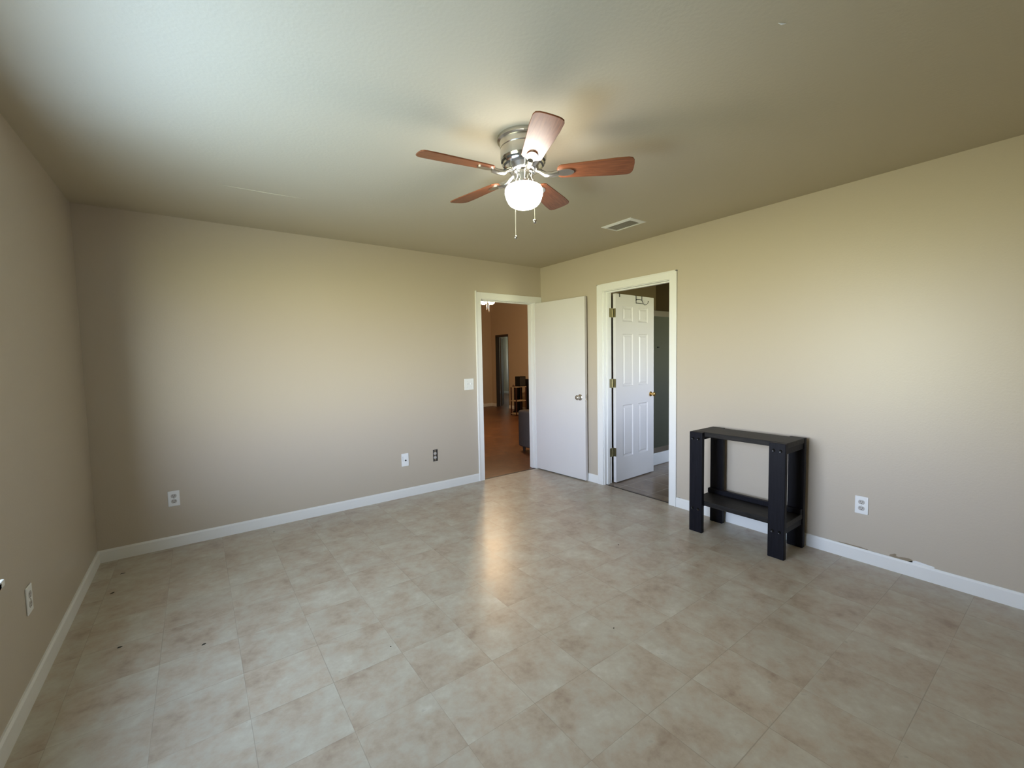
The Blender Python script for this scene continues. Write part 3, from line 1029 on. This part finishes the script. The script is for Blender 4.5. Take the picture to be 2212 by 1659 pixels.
# room behind the dark door, lit through an added, unseen window
QX1, QY0, QY1 = 6.2, 4.6, 9.6
WQ = (4.3, 5.3, 0.8, 2.0)
struct(MB().box(HX1 + T, QX1, QY0, QY1, -0.08, -0.0009).build('floor_far_room', m_hallfloor))
struct(MB().box(HX1 + T, QX1, QY0, QY1, CH, CH + 0.1).build('ceiling_far_room', m_farwall))
struct(MB().box(QX1, QX1 + 0.1, QY0, QY1, 0, CH).build('wall_far_room_right', m_farwall))
struct(wall_mesh('y', QY1, QY1 + 0.15, HX1 + T, QX1, 0, CH, [WQ]).build('wall_far_room_back', m_farwall, weld=True))
struct(MB().box(HX1 + T, HX1 + T + 0.02, HY1 + 0.1, QY1, 0, CH).build('wall_far_room_left', m_farwall))
struct(MB().box(HX1 + T, QX1, QY0 - 0.1, QY0, 0, CH).build('wall_far_room_front', m_farwall))
window('added_window_3', 'y', QY1, -1, WQ[0], WQ[1], WQ[2], WQ[3], 0.04)
portal('added_daylight_far_room', ((WQ[0] + WQ[1]) / 2, QY1 + 0.11, (WQ[2] + WQ[3]) / 2), (0, -1, 0), WQ[1] - WQ[0], WQ[3] - WQ[2])
skirting('baseboard_far_room', [('y', QY1, -1, HX1 + T + 0.02, QX1), ('x', QX1, -1, QY0, QY1)])

# living room fan light: two lit bowls on a stem with two chains
LC = Vector((0.86, 2.5, -0.022))
lf = tag(empty('living_room_fan_light', (LC.x, LC.y, HZ + LC.z)), 'lit fan light with two glowing bowl shades seen through the open doorway', 'ceiling light')
MB().lathe([(0.0001, 0.022), (0.06, 0.022), (0.06, -0.03), (0.012, -0.05), (0.012, -0.62), (0.09, -0.64), (0.10, -0.70), (0.09, -0.76), (0.045, -0.78), (0.045, -0.85), (0.0001, -0.855)], 28).build('fan_stem', m_brown, lf, smooth=True)
for sgn in (-1, 1):
    ctr = rgt * (sgn * 0.072)
    prof = [(0.0001, -0.985), (0.025, -0.982), (0.048, -0.966), (0.060, -0.942), (0.064, -0.915)]
    MB().lathe(prof, 20, Matrix.Translation((ctr.x, ctr.y, 0.035))).build('bowl_shade', m_bowl, lf, smooth=True)
    MB().tube([(0, 0, -0.84), (ctr.x * 0.6, ctr.y * 0.6, -0.84), (ctr.x, ctr.y, -0.882)], 0.009, 8).build('lamp_arm', m_brown, lf, smooth=True)
for lat, ze in ((-0.010, -1.045), (0.028, -1.085)):
    q = rgt * lat
    MB().tube([(q.x, q.y, -0.85), (q.x, q.y, ze)], 0.0028, 6).build('pull_chain', m_chainw, lf, smooth=True)

# grey sofa
so = tag(empty('sofa', (0.345, 0.975, 0)), 'grey upholstered sofa arm seen through the open doorway', 'sofa')


def sbox(name, mtl, x0, x1, y0, y1, z0, z1, bev=0.03, seg=4):
    return MB().box(x0, x1, y0, y1, z0, z1).build(name, mtl, so, bevel=bev, seg=seg)


sbox('arm', m_sofa, 0.0, 0.20, -0.82, 0.0, 0.065, 0.60, 0.035)
sbox('arm', m_sofa, 1.50, 1.70, -0.82, 0.0, 0.065, 0.60, 0.035)
sbox('seat_base', m_sofa, 0.20, 1.50, -0.80, -0.03, 0.065, 0.30, 0.02)
sbox('back', m_sofa, 0.20, 1.50, -0.82, -0.62, 0.30, 0.78, 0.05)
for x0 in (0.21, 0.855):
    sbox('seat_cushion', m_sofa, x0, x0 + 0.635, -0.62, -0.02, 0.30, 0.45, 0.04)
for x in (0.05, 1.62):
    for y in (-0.76, -0.06):
        MB().lathe([(0.0001, 0.0), (0.018, 0.0), (0.026, 0.07), (0.0001, 0.07)], 14, Matrix.Translation((x + 0.02, y, 0))).build('foot', m_brown, so, smooth=True)

# small open shelf with a black box on it, black speakers behind
ss = tag(empty('side_shelf', (2.58, 3.99, 0)), 'small open three-tier shelf with red-brown posts in the far living room', 'shelf')
SA, SB, SH = 0.31, 0.22, 0.685
for px, py in ((0.0, 0.0), (SA - 0.022, 0.0), (0.0, SB - 0.022), (SA - 0.022, SB - 0.022)):
    MB().box(px, px + 0.022, py, py + 0.022, 0, SH - 0.02).build('post', m_post, ss, bevel=0.002)
for z in (0.03, 0.335, SH - 0.02):
    MB().box(0.0 if z > 0.6 else 0.002, SA, 0.0 if z > 0.6 else 0.002, SB, z, z + 0.020).build('shelf_board', m_shelf, ss, bevel=0.002)
bx = tag(empty('black_box', (2.79, 4.09, SH)), 'small black box standing on the three-tier shelf', 'box')
MB().box(-0.095, 0.095, -0.085, 0.085, 0, 0.235).build('box_body', m_blackbox, bx, bevel=0.004)
MB().box(-0.080, 0.080, -0.088, -0.084, 0.015, 0.220).build('box_front', m_slot, bx, bevel=0.002)
gp = tag(empty('small_dark_gadget', (2.625, 4.14, SH)), 'small dark gadget lying on the shelf top beside the black box', 'gadget')
MB().box(-0.03, 0.045, -0.02, 0.02, 0, 0.016).build('gadget_body', m_post, gp, bevel=0.006)
MB().tube([(-0.025, 0, 0.016), (-0.01, 0, 0.04), (0.01, 0, 0.022)], 0.006, 8).build('gadget_arm', m_post, gp, smooth=True)
spk = tag(empty('floor_speaker', (3.04, 4.52, 0)), 'slim black floor speaker standing behind the three-tier shelf', 'speaker')
MB().box(-0.07, 0.07, -0.08, 0.08, 0.03, 0.66).build('cabinet', m_blackbox, spk, bevel=0.004)
MB().box(-0.09, 0.09, -0.10, 0.10, 0.0, 0.03).build('plinth', m_blackbox, spk, bevel=0.004)
spk2 = tag(empty('black_cabinet', (3.16, 4.20, 0)), 'tall black cabinet edge right of the three-tier shelf, half hidden by the flat door', 'cabinet')
MB().box(-0.05, 0.19, -0.15, 0.10, 0.04, 0.84).build('cabinet_body', m_blackbox, spk2, bevel=0.004)
MB().box(-0.04, 0.18, -0.14, 0.09, 0.0, 0.04).build('plinth', m_blackbox, spk2)

# unseen vanity shape, added to block light low on the six-panel door
vn = tag(empty('vanity_light_blocker', (T, -3.0, 0)), 'unseen white vanity shape added as a light blocker against the wall shared with the bedroom', 'vanity')
MB().box(0.003, 0.60, -0.55, 0.55, 0.09, 0.78).build('cabinet_body', m_white, vn, bevel=0.003)
MB().box(0.003, 0.56, -0.55, 0.55, 0.0, 0.09).build('toe_kick', m_brown, vn)
MB().box(0.003, 0.63, -0.57, 0.57, 0.78, 0.81).build('counter', m_curb, vn, bevel=0.006)
